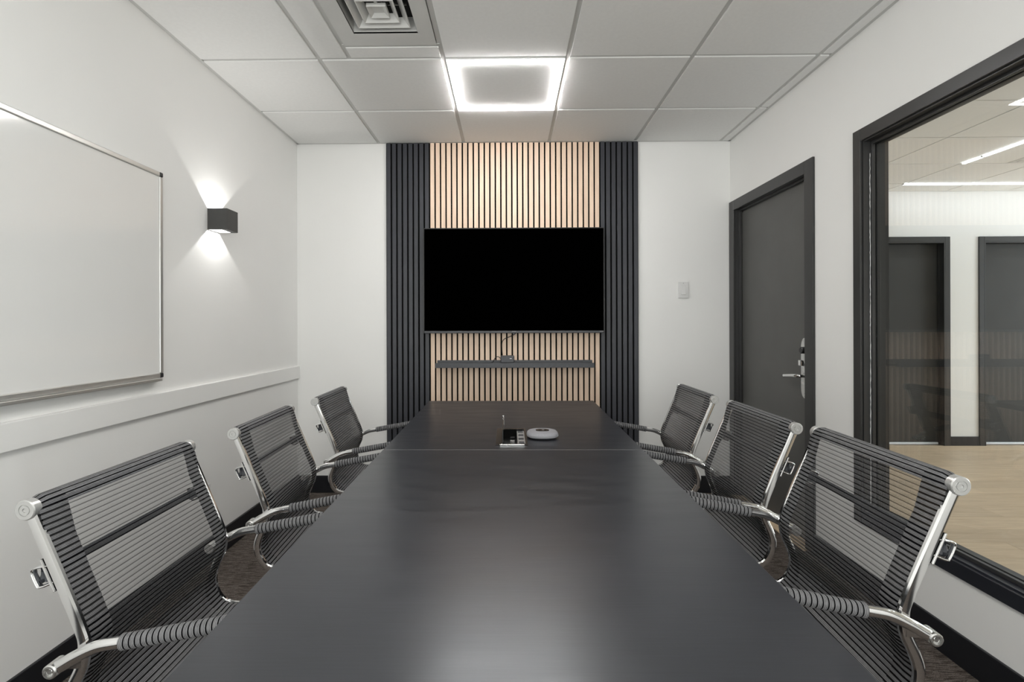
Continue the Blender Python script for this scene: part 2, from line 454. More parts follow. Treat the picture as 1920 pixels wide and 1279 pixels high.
# ------------------------------------------------------------------ air diffuser
DX, DYc = -0.543, 2.157
t = empty('air_diffuser', (DX, DYc, H))
tag(t, 'square white ceiling air vent with nested louvres beside the lit panel', 'air vent')
x0, x1, y0, y1 = -0.763 - DX, -0.332 - DX, 1.925 - DYc, 2.400 - DYc
o0x, o1x, o0y, o1y = -0.146, 0.142, -0.146, 0.146
bm = bmesh.new()
zz = (0.000, 0.008)
box(bm, x0, o0x, y0, y1, *zz); box(bm, o1x, x1, y0, y1, *zz); box(bm, o0x, o1x, y0, o0y, *zz); box(bm, o0x, o1x, o1y, y1, *zz)
obj('face_plate', bm, M['vent'], t)
bm = bmesh.new()
for (a, b2, c, d) in ((o0x - .004, o0x, o0y - .004, o1y + .004), (o1x, o1x + .004, o0y - .004, o1y + .004), (o0x, o1x, o0y - .004, o0y), (o0x, o1x, o1y, o1y + .004)):
    box(bm, a, b2, c, d, 0.001, 0.075)
obj('neck', bm, M['vent'], t)
obj('duct', B(o0x - 0.003, o1x + 0.003, o0y - 0.003, o1y + 0.003, 0.073, 0.080), M['duct'], t)
def ring(h0, z0, h1, z1, th=0.004):
    """square funnel: wide lip at z0 with half width h0, narrow neck at z1 with half width h1"""
    bm = bmesh.new()
    def sq(h, z): return [bm.verts.new((sx * h, sy * h, z)) for sx, sy in ((-1, -1), (1, -1), (1, 1), (-1, 1))]
    loops = [sq(h0, z0), sq(h0, z0 + th), sq(h1 + th, z1), sq(h1, z1), sq(h0 - th, z0)]
    n = len(loops)
    for a in range(n):
        A, Bq = loops[a], loops[(a + 1) % n]
        for k in range(4):
            bm.faces.new((A[k], A[(k + 1) % 4], Bq[(k + 1) % 4], Bq[k]))
    return bm
obj('louvre', ring(0.116, 0.006, 0.086, 0.036), M['vent'], t)
obj('louvre', ring(0.078, 0.006, 0.052, 0.034), M['vent'], t)
bm = bmesh.new()
lo = [bm.verts.new((sx * 0.040, sy * 0.040, 0.006)) for sx, sy in ((-1, -1), (1, -1), (1, 1), (-1, 1))]
hi = [bm.verts.new((sx * 0.022, sy * 0.022, 0.018)) for sx, sy in ((-1, -1), (1, -1), (1, 1), (-1, 1))]
tp = [bm.verts.new((sx * 0.040, sy * 0.040, 0.022)) for sx, sy in ((-1, -1), (1, -1), (1, 1), (-1, 1))]
for k in range(4):
    bm.faces.new((lo[k], lo[(k + 1) % 4], hi[(k + 1) % 4], hi[k])); bm.faces.new((lo[k], lo[(k + 1) % 4], tp[(k + 1) % 4], tp[k]))
bm.faces.new(hi); bm.faces.new(tp)
obj('centre_cone', bm, M['vent'], t)
bm = bmesh.new(); box(bm, -0.006, 0.006, -0.05, 0.05, 0.020, 0.074); box(bm, -0.120, 0.120, -0.004, 0.004, 0.036, 0.042); box(bm, -0.004, 0.004, -0.120, 0.120, 0.036, 0.042)
obj('bracket', bm, M['steel'], t)

# ------------------------------------------------------------------ LED panels in the ceiling
def led_frame(cx, cy, label, group=None):
    t = empty('ceiling_light', (cx, cy, H))
    tag(t, label, 'ceiling light')
    h, w = 0.286, 0.018
    for (a, b2, c, d) in ((-h, h, -h, -h + w), (-h, h, h - w, h), (-h, -h + w, -h + w, h - w), (h - w, h, -h + w, h - w)):
        obj('light_strip', B(a, b2, c, d, -0.006, -0.0005, 0.002), M['led'], t)
    return t
led_frame(GX + 1.5 * W, GY + 0.5 * W, 'square of glowing white light tubes around the tile before the slatted wall')
led_frame(GX + 1.5 * W, GY - 3.5 * W, 'unseen square of glowing white light tubes added above the viewpoint as fill')  # unseen lamp added to even out the room light

# ------------------------------------------------------------------ slatted panelling
PITCH = (0.654 + 0.561) / 31
def slat_panel(x0, n, m, label, group):
    wd = n * PITCH
    t = empty('slat_panel', (x0 + wd / 2, YB - 0.001, 0))
    tag(t, label, 'wall panel', group)
    obj('felt_backing', B(-wd / 2, wd / 2, -0.010, 0, 0.0, H - 0.002), M['felt'], t)
    sb = B(-0.0142, 0.0142, -0.0115, 0, 0.0, H - 0.003, 0.0012, 1)
    me = finish(sb, 'slat', m)
    for k in range(n):
        link('slat', me, t, (-wd / 2 + (k + 0.5) * PITCH, -0.010, 0))
    return t
slat_panel(-0.561 - 8 * PITCH, 8, M['slat_black'], 'black vertical slat panel left of the pale wood slats', None)
slat_panel(-0.561, 31, M['slat_wood'], 'pale wood vertical slat panel behind the television', None)
slat_panel(0.654, 7, M['slat_black'], 'black vertical slat panel right of the pale wood slats', None)

# ------------------------------------------------------------------ television
TX0, TX1, TZ0, TZ1, TY = -0.597, 0.673, 1.145, 1.884, 3.611
t = empty('television', ((TX0 + TX1) / 2, TY, TZ0))
tag(t, 'large switched-off black television on the slatted wall', 'television')
hw, hh = (TX1 - TX0) / 2, TZ1 - TZ0
obj('housing', B(-hw + 0.004, hw - 0.004, 0.006, 0.048, 0.004, hh - 0.004, 0.004), M['plastic'], t)
bm = bmesh.new()
box(bm, -hw, -hw + 0.007, 0.0, 0.02, 0, hh, 0.001, 1); box(bm, hw - 0.007, hw, 0.0, 0.02, 0, hh, 0.001, 1)
box(bm, -hw + 0.007, hw - 0.007, 0.0, 0.02, hh - 0.007, hh, 0.001, 1)
obj('bezel', bm, M['plastic'], t)
bb = obj('bottom_bezel', B(-hw + 0.007, hw - 0.007, -0.002, 0.02, 0, 0.017, 0.003), M['plastic_grey'], t)
obj('logo', B(-0.014, 0.016, -0.0030, -0.0015, 0.0105, 0.0145), M['grey_mark'], bb)
obj('logo', B(hw - 0.034, hw - 0.010, -0.0030, -0.0015, 0.010, 0.0135), M['grey_mark'], bb)
obj('sensor', B(-0.008, 0.010, 0.0, 0.012, -0.006, 0.001, 0.001), M['plastic_grey'], bb)
obj('screen', B(-hw + 0.007, hw - 0.007, 0.002, 0.012, 0.017, hh - 0.007), M['screen'], t)
obj('wall_bracket', B(-0.2, 0.2, 0.046, YB - 0.024 - TY, 0.15, 0.55, 0.004), M['plastic'], t)

# ------------------------------------------------------------------ ledge with media box
YS = YB - 0.0215
t = empty('wall_shelf', (0.043, YS, 0.905))
tag(t, 'long black picture-ledge shelf under the television', 'shelf')
obj('back_plate', B(-0.551, 0.551, -0.014, 0, 0.0, 0.047, 0.001, 1), M['plastic_grey'], t)
obj('shelf_board', B(-0.551, 0.551, -0.092, -0.014, 0.003, 0.016, 0.001, 1), M['plastic_grey'], t)
obj('front_lip', B(-0.552, 0.552, -0.104, -0.092, 0.0, 0.033, 0.001, 1), M['plastic_grey'], t)

t = empty('media_box', (-0.008, YS - 0.052, 0.921))
tag(t, 'small black media box standing on the ledge under the television', 'media box')
b1 = obj('body', B(-0.048, 0.048, -0.034, 0.034, 0.016, 0.066, 0.006), M['plastic_grey'], t)
obj('foot', B(-0.042, 0.042, -0.030, 0.030, 0.0, 0.018, 0.002), M['plastic'], t)
obj('status_mark', B(0.016, 0.030, -0.0352, -0.0335, 0.045, 0.049), M['white_mark'], b1)
obj('front_label', B(-0.02, 0.014, -0.0308, -0.0295, 0.005, 0.013), M['grey_mark'], t)

def cable(name, pts, r, label):
    bm = tube(bmesh.new(), catmull(pts, 8), r, seg=8)
    return tag(obj(name, bm, M['plastic'], None, True), label, 'cable')
cable('cable', [(-0.042, YS - 0.030, 0.984), (-0.046, YS - 0.022, 1.02), (-0.046, YS - 0.018, 1.075), (-0.030, YS - 0.018, 1.102), (0.005, YS - 0.020, 1.118), (0.04, YS - 0.03, 1.135), (0.06, YS - 0.04, 1.152)], 0.0026,
      'thin black cable rising from the media box to the television')
cable('cable', [(-0.055, YS - 0.040, 0.965), (-0.072, YS - 0.036, 0.978), (-0.092, YS - 0.034, 0.972), (-0.115, YS - 0.034, 0.938), (-0.15, YS - 0.036, 0.9245), (-0.20, YS - 0.04, 0.9240)], 0.0026,
      'short black cable looping from the media box onto the ledge')

# ------------------------------------------------------------------ light switch and outlet
t = empty('light_switch', (1.248, YB, 1.448))
tag(t, 'white rocker light switch on the end wall near the door', 'light switch')
obj('cover_plate', B(-0.036, 0.036, -0.009, -0.001, -0.057, 0.057, 0.002), M['switch'], t)
obj('back_box', B(-0.034, 0.034, -0.001, 0, -0.055, 0.055), M['plastic_grey'], t)
bm = B(-0.0165, 0.0165, -0.012, -0.006, -0.033, 0.033, 0.001)
for v in bm.verts:
    if v.co.y < -0.010: v.co.y -= 0.004 * (0.033 - v.co.z) / 0.066 - 0.001
obj('rocker', bm, M['switch'], t)
obj('screw', B(-0.002, 0.002, -0.0098, -0.008, 0.046, 0.050), M['grey_mark'], t)
t = empty('wall_outlet', (XL, 2.566, 0.345))
tag(t, 'white power outlet low on the wall behind the nearest left chair', 'outlet')
obj('cover_plate', B(0, 0.006, -0.036, 0.036, -0.057, 0.057, 0.0025), M['switch'], t)
for z in (-0.02, 0.02):
    s = obj('socket', B(0.004, 0.0075, -0.017, 0.017, z - 0.014, z + 0.014, 0.001), M['switch'], t)
    bm = bmesh.new(); box(bm, 0.0070, 0.0078, -0.0075, -0.0055, z - 0.004, z + 0.006); box(bm, 0.0070, 0.0078, 0.0055, 0.0075, z - 0.004, z + 0.006)
    obj('slot', bm, M['plastic'], s)

# ------------------------------------------------------------------ whiteboard
WBY0, WBY1, WBZ0, WBZ1 = 1.00, 2.230, 0.978, 1.868
t = empty('whiteboard', (XL, (WBY0 + WBY1) / 2, WBZ0))
tag(t, 'large blank whiteboard in a thin aluminium frame', 'whiteboard')
hy, hz = (WBY1 - WBY0) / 2, WBZ1 - WBZ0
obj('writing_surface', B(0.004, 0.012, -hy + 0.010, hy - 0.010, 0.010, hz - 0.010), M['board'], t)
fw = 0.020
obj('frame_rail', B(0.0, 0.018, -hy + fw, hy - fw, 0, fw, 0.003), M['alu'], t)
obj('frame_rail', B(0.0, 0.018, -hy + fw, hy - fw, hz - fw, hz, 0.003), M['alu'], t)
obj('frame_rail', B(0.0, 0.018, -hy, -hy + fw, fw, hz - fw, 0.003), M['alu'], t)
obj('frame_rail', B(0.0, 0.018, hy - fw, hy, fw, hz - fw, 0.003), M['alu'], t)
for sy in (-1, 1):
    for z in (0, hz - fw):
        a, b2 = (hy - fw, hy) if sy > 0 else (-hy, -hy + fw)
        tag(obj('corner_cap', B(0.0, 0.0195, a - 0.0005, b2 + 0.0005, z - 0.0005, z + fw + 0.0005, 0.005), M['plastic'], t), 'black plastic corner cap')
obj('pen_tray', B(0.0, 0.034, -hy + 0.03, hy - 0.03, -0.012, 0.0, 0.002), M['alu'], t)

# ------------------------------------------------------------------ wall light
SY0, SY1, SZ0, SZ1 = 2.590, 2.694, 1.690, 1.797
t = empty('wall_light', (XL, (SY0 + SY1) / 2, (SZ0 + SZ1) / 2))
tag(t, 'charcoal cube wall light throwing beams up and down', 'wall light')
d, hy, hz, th = 0.100, (SY1 - SY0) / 2, (SZ1 - SZ0) / 2, 0.003
bm = bmesh.new()
box(bm, d - th, d, -hy, hy, -hz, hz); box(bm, 0, d - th, -hy, -hy + th, -hz, hz); box(bm, 0, d - th, hy - th, hy, -hz, hz); box(bm, 0, th, -hy + th, hy - th, -hz, hz)
obj('housing', bm, M['sconce'], t)
obj('lamp_plate', B(th, d - th, -hy + th, hy - th, -0.004, 0.004), M['alu'], t)
for sgn in (1, -1):   # shutter leaves that narrow the beam towards the wall
    z0, z1 = (hz - 0.006, hz - 0.004) if sgn > 0 else (-hz + 0.004, -hz + 0.006)
    bm = bmesh.new(); box(bm, 0.060, d - th, -hy + th, hy - th, z0, z1)
    obj('shutter', bm, M['sconce'], t)
    ld = bpy.data.lights.new('lamp', 'SPOT'); ld.energy = SCONCE_W; ld.spot_size = math.radians(165); ld.spot_blend = 0.3; ld.shadow_soft_size = 0.004; ld.color = (1, 0.985, 0.96)
    lo = bpy.data.objects.new('lamp', ld); C.objects.link(lo); lo.parent = t
    lo.location = (0.030, 0, 0.010 * sgn); lo.rotation_euler = (PI if sgn > 0 else 0, 0, 0)

# ------------------------------------------------------------------ door of the meeting room
def lever_set(parent, x, y, z, sx):
    """escutcheon on a leaf face at x; the lever points to +y, the set projects by sx"""
    bm = bmesh.new()
    hw2, hl = 0.034, 0.146
    pts = []
    for k in range(13): a = PI * k / 12; pts.append((hw2 * math.cos(a), hl - hw2 + hw2 * 1.6 * math.sin(a)))
    for k in range(13): a = PI + PI * k / 12; pts.append((hw2 * math.cos(a), -hl + hw2 + hw2 * 1.6 * math.sin(a)))
    f = bm.faces.new([bm.verts.new((x, y + p[0], z + p[1])) for p in pts])
    r = bmesh.ops.extrude_face_region(bm, geom=[f])
    for v in r['geom']:
        if isinstance(v, bmesh.types.BMVert): v.co.x += sx * 0.006
    pl = obj('lock_plate', bm, M['steel'], parent)
    tag(obj('lever_handle', tube(bmesh.new(), catmull([(x + sx * 0.006, y - 0.012, z - 0.042), (x + sx * 0.034, y - 0.012, z - 0.042), (x + sx * 0.046, y - 0.002, z - 0.042), (x + sx * 0.050, y + 0.03, z - 0.043), (x + sx * 0.050, y + 0.075, z - 0.047), (x + sx * 0.047, y + 0.135, z - 0.053)], 6), 0.0095, 0.0075, seg=12), M['chrome'], parent, True), 'chrome door lever')
    obj('lock_cylinder', lathe(bmesh.new(), [(0.019, sx * 0.004), (0.019, sx * 0.026), (0.015, sx * 0.030)], 20, 'X', (x, y - 0.004, z + 0.098)), M['plastic'], parent, True)
    bm = bmesh.new(); box(bm, min(x + sx * 0.006, x + sx * 0.028), max(x + sx * 0.006, x + sx * 0.028), y - 0.012, y + 0.026, z + 0.012, z + 0.044, 0.004)
    obj('thumb_turn', bm, M['chrome'], parent, True)

t = empty('door_1', (XR, (DY0 + DY1) / 2, 0)); tag(t, 'charcoal flush door in a black steel frame with a lever handle', None, None, 'structure')
ox, oy = XR, (DY0 + DY1) / 2
y0, y1 = DY0 - oy, DY1 - oy
bm = bmesh.new()     # jambs through the wall, casing proud of it
cp = 0.013
for (a, b2) in ((y0 - 0.062, y0 + 0.016), (y1 - 0.010, y1 + 0.062)):
    box(bm, -cp, 0.0, a, b2, 0, DZ + 0.058, 0.002, 1)
    box(bm, 0.0, XRO - XR, max(a, y0) if a < 0 else a, b2 if a < 0 else y1, 0, DZ)
box(bm, -cp, 0.0, y0 + 0.016, y1 - 0.010, DZ - 0.010, DZ + 0.058, 0.002, 1)
box(bm, 0.0, XRO - XR, y0 + 0.016, y1 - 0.010, DZ - 0.010, DZ)
obj('door_frame', bm, M['frame'], t)
bm = bmesh.new()
box(bm, 0.022, 0.040, y1 - 0.022, y1 - 0.010, 0, DZ - 0.010, 0.001, 1); box(bm, 0.022, 0.040, y0 + 0.016, y0 + 0.028, 0, DZ - 0.010, 0.001, 1); box(bm, 0.022, 0.040, y0 + 0.028, y1 - 0.022, DZ - 0.022, DZ - 0.010, 0.001, 1)
obj('door_stop', bm, M['frame'], t)
leaf = obj('door_leaf', B(0.044, 0.086, y0 + 0.018, y1 - 0.012, 0.012, DZ - 0.012, 0.001, 1), M['black'], t)
lever_set(leaf, 0.044, 2.849 - oy, 0.960, -1)
obj('threshold', B(-0.035, 0.10, y0 - 0.0, y1, 0.0, 0.010, 0.003), M['plank'], t)

# ------------------------------------------------------------------ interior window
t = empty('window_1', (XR, (WY0 + WY1) / 2, WZ0)); tag(t, 'large interior window in a black steel frame looking into the office', None, None, 'structure')
oy = (WY0 + WY1) / 2; y0, y1 = WY0 - oy, WY1 - oy; zt = WZ1 - WZ0
fw = 0.052
bm = bmesh.new()
box(bm, -0.011, 0.0, y1 - 0.002, y1 + fw - 0.004, -fw, zt + fw, 0.002, 1); box(bm, -0.011, 0.0, y0 - fw, y0 + 0.002, -fw, zt + fw, 0.002, 1)
box(bm, -0.011, 0.0, y0 + 0.002, y1 - 0.002, zt - 0.002, zt + fw, 0.002, 1)
obj('face_frame', bm, M['frame'], t)
obj('sill_frame', B(-0.011, 0.0, y0 + 0.002, y1 - 0.002, -fw, 0.002, 0.002, 1), M['indigo'], t)
TW = XRO - XR
bm = bmesh.new(); box(bm, 0.0, TW, y1 - 0.008, y1, 0, zt); box(bm, 0.0, TW, y0, y0 + 0.008, 0, zt); box(bm, 0.0, TW, y0 + 0.008, y1 - 0.008, zt - 0.008, zt)
obj('jamb_lining', bm, M['frame'], t)
obj('sill_lining', B(0.0, TW, y0 + 0.008, y1 - 0.008, 0, 0.008), M['indigo'], t)
bm = bmesh.new()
for gx0, gx1 in ((0.030, 0.044), (0.053, 0.067)):
    box(bm, gx0, gx1, y1 - 0.020, y1 - 0.008, 0.008, zt - 0.008, 0.001, 1); box(bm, gx0, gx1, y0 + 0.008, y0 + 0.020, 0.008, zt - 0.008, 0.001, 1)
    box(bm, gx0, gx1, y0 + 0.020, y1 - 0.020, zt - 0.022, zt - 0.008, 0.001, 1); box(bm, gx0, gx1, y0 + 0.020, y1 - 0.020, 0.008, 0.022, 0.001, 1)
obj('glazing_bead', bm, M['frame'], t)
bm = bmesh.new()
bmw = B(0.0445, 0.0525, y1 - 0.0085, y1 - 0.006, 0.01, zt - 0.01)
bmw.free()
obj('pane', B(0.0455, 0.0515, y0 + 0.010, y1 - 0.010, 0.010, zt - 0.010), M['glass'], t)
# ragged silicone seam left white along the far jamb
bm = bmesh.new()
nz = 160
pts = [Vector((0.0285 + random.uniform(-0.0008, 0.0008), y1 - 0.0085, 0.03 + (zt - 0.09) * k / nz)) for k in range(nz + 1)]
tube(bm, pts, 0.0016, seg=5, radii=[random.uniform(0.35, 1.25) for _ in pts])
obj('sealant_bead', bm, M['trim_white'], t)

# unseen window added around the fill lamp behind the viewpoint
t = empty('added_window_2', (0, YN, NZ0)); tag(t, 'wide unseen window added in the wall behind the viewpoint for the fill lamp', None, None, 'structure')
bm = bmesh.new(); zt = NZ1 - NZ0
box(bm, NX0, NX0 + 0.05, -0.09, -0.03, 0, zt); box(bm, NX1 - 0.05, NX1, -0.09, -0.03, 0, zt); box(bm, -0.025, 0.025, -0.09, -0.03, 0.05, zt - 0.05)
box(bm, NX0 + 0.05, NX1 - 0.05, -0.09, -0.03, 0, 0.05); box(bm, NX0 + 0.05, NX1 - 0.05, -0.09, -0.03, zt - 0.05, zt)
obj('added_window_frame', bm, M['frame'], t)
obj('pane', B(NX0 + 0.04, -0.02, -0.063, -0.057, 0.04, zt - 0.04), M['glass'], t)  # pane of the added window
obj('pane', B(0.02, NX1 - 0.04, -0.063, -0.057, 0.04, zt - 0.04), M['glass'], t)  # pane of the added window

# ------------------------------------------------------------------ office beyond the window
fo = struct('floor_office', B(XRO, XO, YN, YF + 0.3, -0.05, -0.008), M['plank'], 'pale oak plank floor of the office beyond the window')
struct('floor_sill', B(XR, XRO, YN, YB, -0.05, -0.001), M['carpet'], 'strip of floor under the glazed wall')
PW, PL = 0.19, 1.22
pm = finish(B(0, PL - 0.0015, 0, PW - 0.0015, -0.008, 0, 0.0008, 1), 'plank', M['plank'])
r = 0
y = YF - PW
while y > 0.9:
    x = XRO + 0.0 - ((r * 0.43) % 1.0) * PL
    while x < XO - 1.3:
        if x + PL > XRO + 0.02 and x < y * 1.12 + 0.6:
            if x < XRO:
                link('plank', finish(B(0, x + PL - XRO - 0.0015, 0, PW - 0.0015, -0.008, 0, 0.0008, 1), 'plank', M['plank']), fo, (XRO, y, 0))
            else:
                link('plank', pm, fo, (x, y, 0))
        x += PL
    y -= PW; r += 1

D1R, D2L = 4.351, 4.632
DW = 1.0
bm = bmesh.new()
DZF = 2.010
holes = [(D1R - DW + 0.05, D1R - 0.05), (D2L + 0.05, D2L + DW - 0.05)]
box(bm, XRO, holes[0][0], YF, YF + 0.12, 0, H + 0.1); box(bm, holes[0][1], holes[1][0], YF, YF + 0.12, 0, H + 0.1); box(bm, holes[1][1], XO, YF, YF + 0.12, 0, H + 0.1)
for a, b2 in holes: box(bm, a, b2, YF, YF + 0.12, DZF, H + 0.1)
struct('wall_office_far', bm, M['wall'], 'white office wall with two black doors seen through the window')
struct('wall_office_right', B(XO, XO + 0.1, YN, YF + 0.3, 0, H + 0.1), M['wall'], 'white wall at the far right end of the office')
struct('wall_office_near', B(XRO, XO, YN - 0.1, YN, 0, H + 0.1), M['wall'], 'white wall at the near end of the office')
struct('wall_office_left', B(XRO - 0.1, XRO, YB + 0.12, YF + 0.3, 0, H + 0.1), M['wall'], 'white return wall behind the meeting room')
bm = bmesh.new(); box(bm, XRO, D1R - DW, YF - 0.012, YF, 0, 0.09, 0.002, 1); box(bm, D1R, D2L, YF - 0.012, YF, 0, 0.09, 0.002, 1); box(bm, D2L + DW, XO, YF - 0.012, YF, 0, 0.09, 0.002, 1)
struct('baseboard_office', bm, M['base'], 'black baseboard between the two office doors')
for k, (a, b2) in enumerate(holes):
    t = empty('door_%d' % (k + 2), ((a + b2) / 2, YF, 0))
    tag(t, ('closed black office door seen through the window, beside the far jamb', 'closed black office door seen through the window, cut by the picture edge')[k], None, None, 'structure')
    h = (b2 - a) / 2
    bm = bmesh.new()
    for s in (-1, 1):
        q0, q1 = sorted((s * h, s * (h + 0.05)))
        box(bm, q0, q1, -0.014, 0.0, 0, DZF + 0.05, 0.002, 1)
        q0, q1 = sorted((s * h, s * (h - 0.012)))
        box(bm, q0, q1, -0.014, 0.12, 0, DZF)
        q0, q1 = sorted((s * (h - 0.012), s * (h - 0.026)))
        box(bm, q0, q1, 0.040, 0.056, 0, DZF - 0.012)
    box(bm, -h, h, -0.014, 0.0, DZF, DZF + 0.05, 0.002, 1); box(bm, -h + 0.012, h - 0.012, -0.014, 0.12, DZF - 0.012, DZF)
    obj('door_frame', bm, M['frame'], t)
    lf = obj('door_leaf', B(-h + 0.014, h - 0.014, 0.058, 0.10, 0.018, DZF - 0.014), M['office_door'], t)
    obj('door_sweep', B(-h + 0.014, h - 0.014, 0.045, 0.058, 0.001, 0.022, 0.002, 1), M['sweep'], lf)  # pale strip stands in for light coming through the gap under the leaf

# office ceiling
co = struct('ceiling_office', B(XRO, XO, YN, YF, H + 0.06, H + 0.10), M['tbar'], 'white tile ceiling of the office beyond the window')
oxs = [XRO] + [3.085 + k * W for k in range(-2, 9) if XRO + 0.05 < 3.085 + k * W < XO - 0.05] + [XO]
oys = [YN] + [4.255 + k * 0.6 for k in range(-9, 2)] + [YF]
bm = bmesh.new()
for x in oxs[1:-1]: box(bm, x - 0.012, x + 0.012, YN, YF, H + 0.004, H + 0.03)
for y in oys[1:-1]: box(bm, XRO, XO, y - 0.012, y + 0.012, H + 0.0045, H + 0.03)
obj('ceiling_grid', bm, M['tbar'], co)
VENT_CELL = (4, 7)
for i in range(len(oxs) - 1):
    for j in range(len(oys) - 1):
        x0, x1, y0, y1 = oxs[i] + 0.006, oxs[i + 1] - 0.006, oys[j] + 0.006, oys[j + 1] - 0.006
        if x1 - x0 < 0.02 or y1 - y0 < 0.02 or y1 < 0.6 or x0 > 6.2: 
            continue
        link('ceiling_tile', tile_mesh(x1 - x0, y1 - y0), co, ((x0 + x1) / 2, (y0 + y1) / 2, H))
# filler board over the unseen part of that ceiling
obj('ceiling_filler_board', B(6.6, XO, YN, YF, H + 0.002, H + 0.006), M['tile'], co)
obj('ceiling_filler_board', B(XRO, 6.6, YN, 0.6, H + 0.001, H + 0.004), M['tile'], co)

def office_strip(x0, x1, y0, y1, label):
    t = empty('linear_light', ((x0 + x1) / 2, (y0 + y1) / 2, H))
    tag(t, label, 'ceiling light')
    hx, hy2 = (x1 - x0) / 2, (y1 - y0) / 2
    obj('diffuser', B(-hx, hx, -hy2, hy2, -0.010, 0.006, 0.002), M['led_office'], t)
    for q in (-1, 1):
        if hx > hy2: a, b2 = sorted((q * hx, q * (hx + 0.006))); bm = B(a, b2, -hy2, hy2, -0.010, 0.006)
        else: a, b2 = sorted((q * hy2, q * (hy2 + 0.006))); bm = B(-hx, hx, a, b2, -0.010, 0.006)
        obj('end_cap', bm, M['tbar'], t)
office_strip(3.69, 7.2, 4.842, 4.868, 'long glowing light strip along the office ceiling above the two doors')
office_strip(3.689, 3.713, 4.070, 4.235, 'short glowing light strip in the office ceiling, beyond the joint')
office_strip(3.689, 3.713, 1.2, 4.050, 'slanting glowing light strip in the office ceiling, running towards the viewer')
office_strip(3.07, 3.10, 0.6, 3.09, 'office ceiling light strip showing only its tip at the window top')
office_strip(6.0, 6.03, 0.0, 4.2, 'office ceiling light strip farthest right, outside the view')
# return-air vent in the office ceiling
t = empty('return_vent', (4.35, 3.95, H))
tag(t, 'flat grey vent panel in the office ceiling behind the window', 'air vent')
obj('face_plate', B(-0.29, 0.29, -0.29, 0.29, -0.004, -0.0005, 0.001, 1), M['vent'], t)
for k in range(8):
    obj('louvre', B(-0.26, 0.26, -0.25 + k * 0.066, -0.215 + k * 0.066, -0.007, -0.004), M['tbar'], t)

# ------------------------------------------------------------------ conference table
TL, TR, TN, TF, TS = -0.467, 0.495, 0.33, 3.019, 1.905
SL = 0.0157
def tz(y): return 1.20 - 0.4895 + SL * y
tcx = (TL + TR) / 2
t = empty('conference_table', (tcx, 1.7, 0))
tag(t, 'long matte black conference table filling the middle of the room', 'table')
rx = math.atan(SL)
z17 = tz(1.7)
hw = (TR - TL) / 2
sp = math.cos(rx)
def ty(y): return (y - 1.7) / sp
TH = 0.028
obj('tabletop', B(-hw, hw, ty(TN), ty(TS) - 0.0012, -TH, 0, 0.0015, 2), M['table'], t, False, (0, 0, z17), (rx, 0, 0))
# far section with the cut-out for the power box
obj('edge_band_highlight', B(-hw, hw, ty(TS) - 0.0011, ty(TS) + 0.0011, -TH, -0.0002), M['grey_mark'], t, False, (0, 0, z17), (rx, 0, 0))  # grey strip paints the bevel highlight along the seam
GX0, GX1, GY0, GY1 = -0.045 - tcx, 0.066 - tcx, ty(1.972), ty(2.248)
bm = bmesh.new()
a0, a1, b0, b1 = -hw, hw, ty(TS) + 0.0012, ty(TF)
def ringmesh(bm, z): 
    O = [bm.verts.new(p) for p in ((a0, b0, z), (a1, b0, z), (a1, b1, z), (a0, b1, z))]
    I = [bm.verts.new(p) for p in ((GX0, GY0, z), (GX1, GY0, z), (GX1, GY1, z), (GX0, GY1, z))]
    return O, I
O1, I1 = ringmesh(bm, 0); O0, I0 = ringmesh(bm, -TH)
for k in range(4):
    j = (k + 1) % 4
    bm.faces.new((O1[k], O1[j], I1[j], I1[k])); bm.faces.new((O0[j], O0[k], I0[k], I0[j]))
    bm.faces.new((O0[k], O0[j], O1[j], O1[k])); bm.faces.new((I0[j], I0[k], I1[k], I1[j]))
ed = [e for e in bm.edges if all(v in O1 for v in e.verts)]
bmesh.ops.bevel(bm, geom=ed, offset=0.0015, segments=2, affect='EDGES')
obj('tabletop', bm, M['table'], t, False, (0, 0, z17), (rx, 0, 0))
bm = bmesh.new()
obj('leg_panel', B(-0.26, 0.26, 0.62 - 1.7, 0.66 - 1.7, 0, tz(0.62) - TH - 0.001, 0.002), M['table'], t)
obj('leg_panel', B(-0.26, 0.26, 2.74 - 1.7, 2.78 - 1.7, 0, tz(2.74) - TH - 0.001, 0.002), M['table'], t)
obj('leg_panel', B(-0.26, 0.26, 1.60 - 1.7, 1.64 - 1.7, 0, tz(1.60) - TH - 0.001, 0.002), M['table'], t)
obj('modesty_panel', B(-0.012, 0.012, 0.66 - 1.7, 1.60 - 1.7, 0.30, tz(0.66) - TH - 0.002, 0.002), M['table'], t)
obj('modesty_panel', B(-0.012, 0.012, 1.64 - 1.7, 2.74 - 1.7, 0.30, 0.60, 0.002), M['table'], t)

# power box let into the far section
pcx, pcy = 0.0105, 2.11
fx0, fx1, fy0, fy1 = -0.0615, 0.0625, -0.146, 0.146
ix0, ix1, iy0, iy1 = -0.033, 0.0545, -0.130, 0.130
bm = bmesh.new()
box(bm, fx0, ix0, fy0, fy1, 0.0004, 0.004, 0.0008, 1); box(bm, ix1, fx1, fy0, fy1, 0.0004, 0.004, 0.0008, 1)
box(bm, ix0, ix1, iy1, fy1, 0.0004, 0.004, 0.0008, 1); box(bm, ix0, ix1, fy0, iy0, 0.0004, 0.004, 0.0008, 1)
pb = obj('power_box', bm, M['gloss_brown'], t, False, (pcx - tcx, pcy - 1.7, tz(pcy)), (rx, 0, 0))
pb['label'] = 'open power box let into the tabletop, flap standing up'
obj('front_trim', B(ix0 - 0.012, ix1 - 0.004, fy0 - 0.001, fy0 + 0.007, 0.0004, 0.0050, 0.0012), M['steel'], pb)
bm = bmesh.new()
box(bm, ix0, ix1, iy0, iy1, -0.060, -0.056)
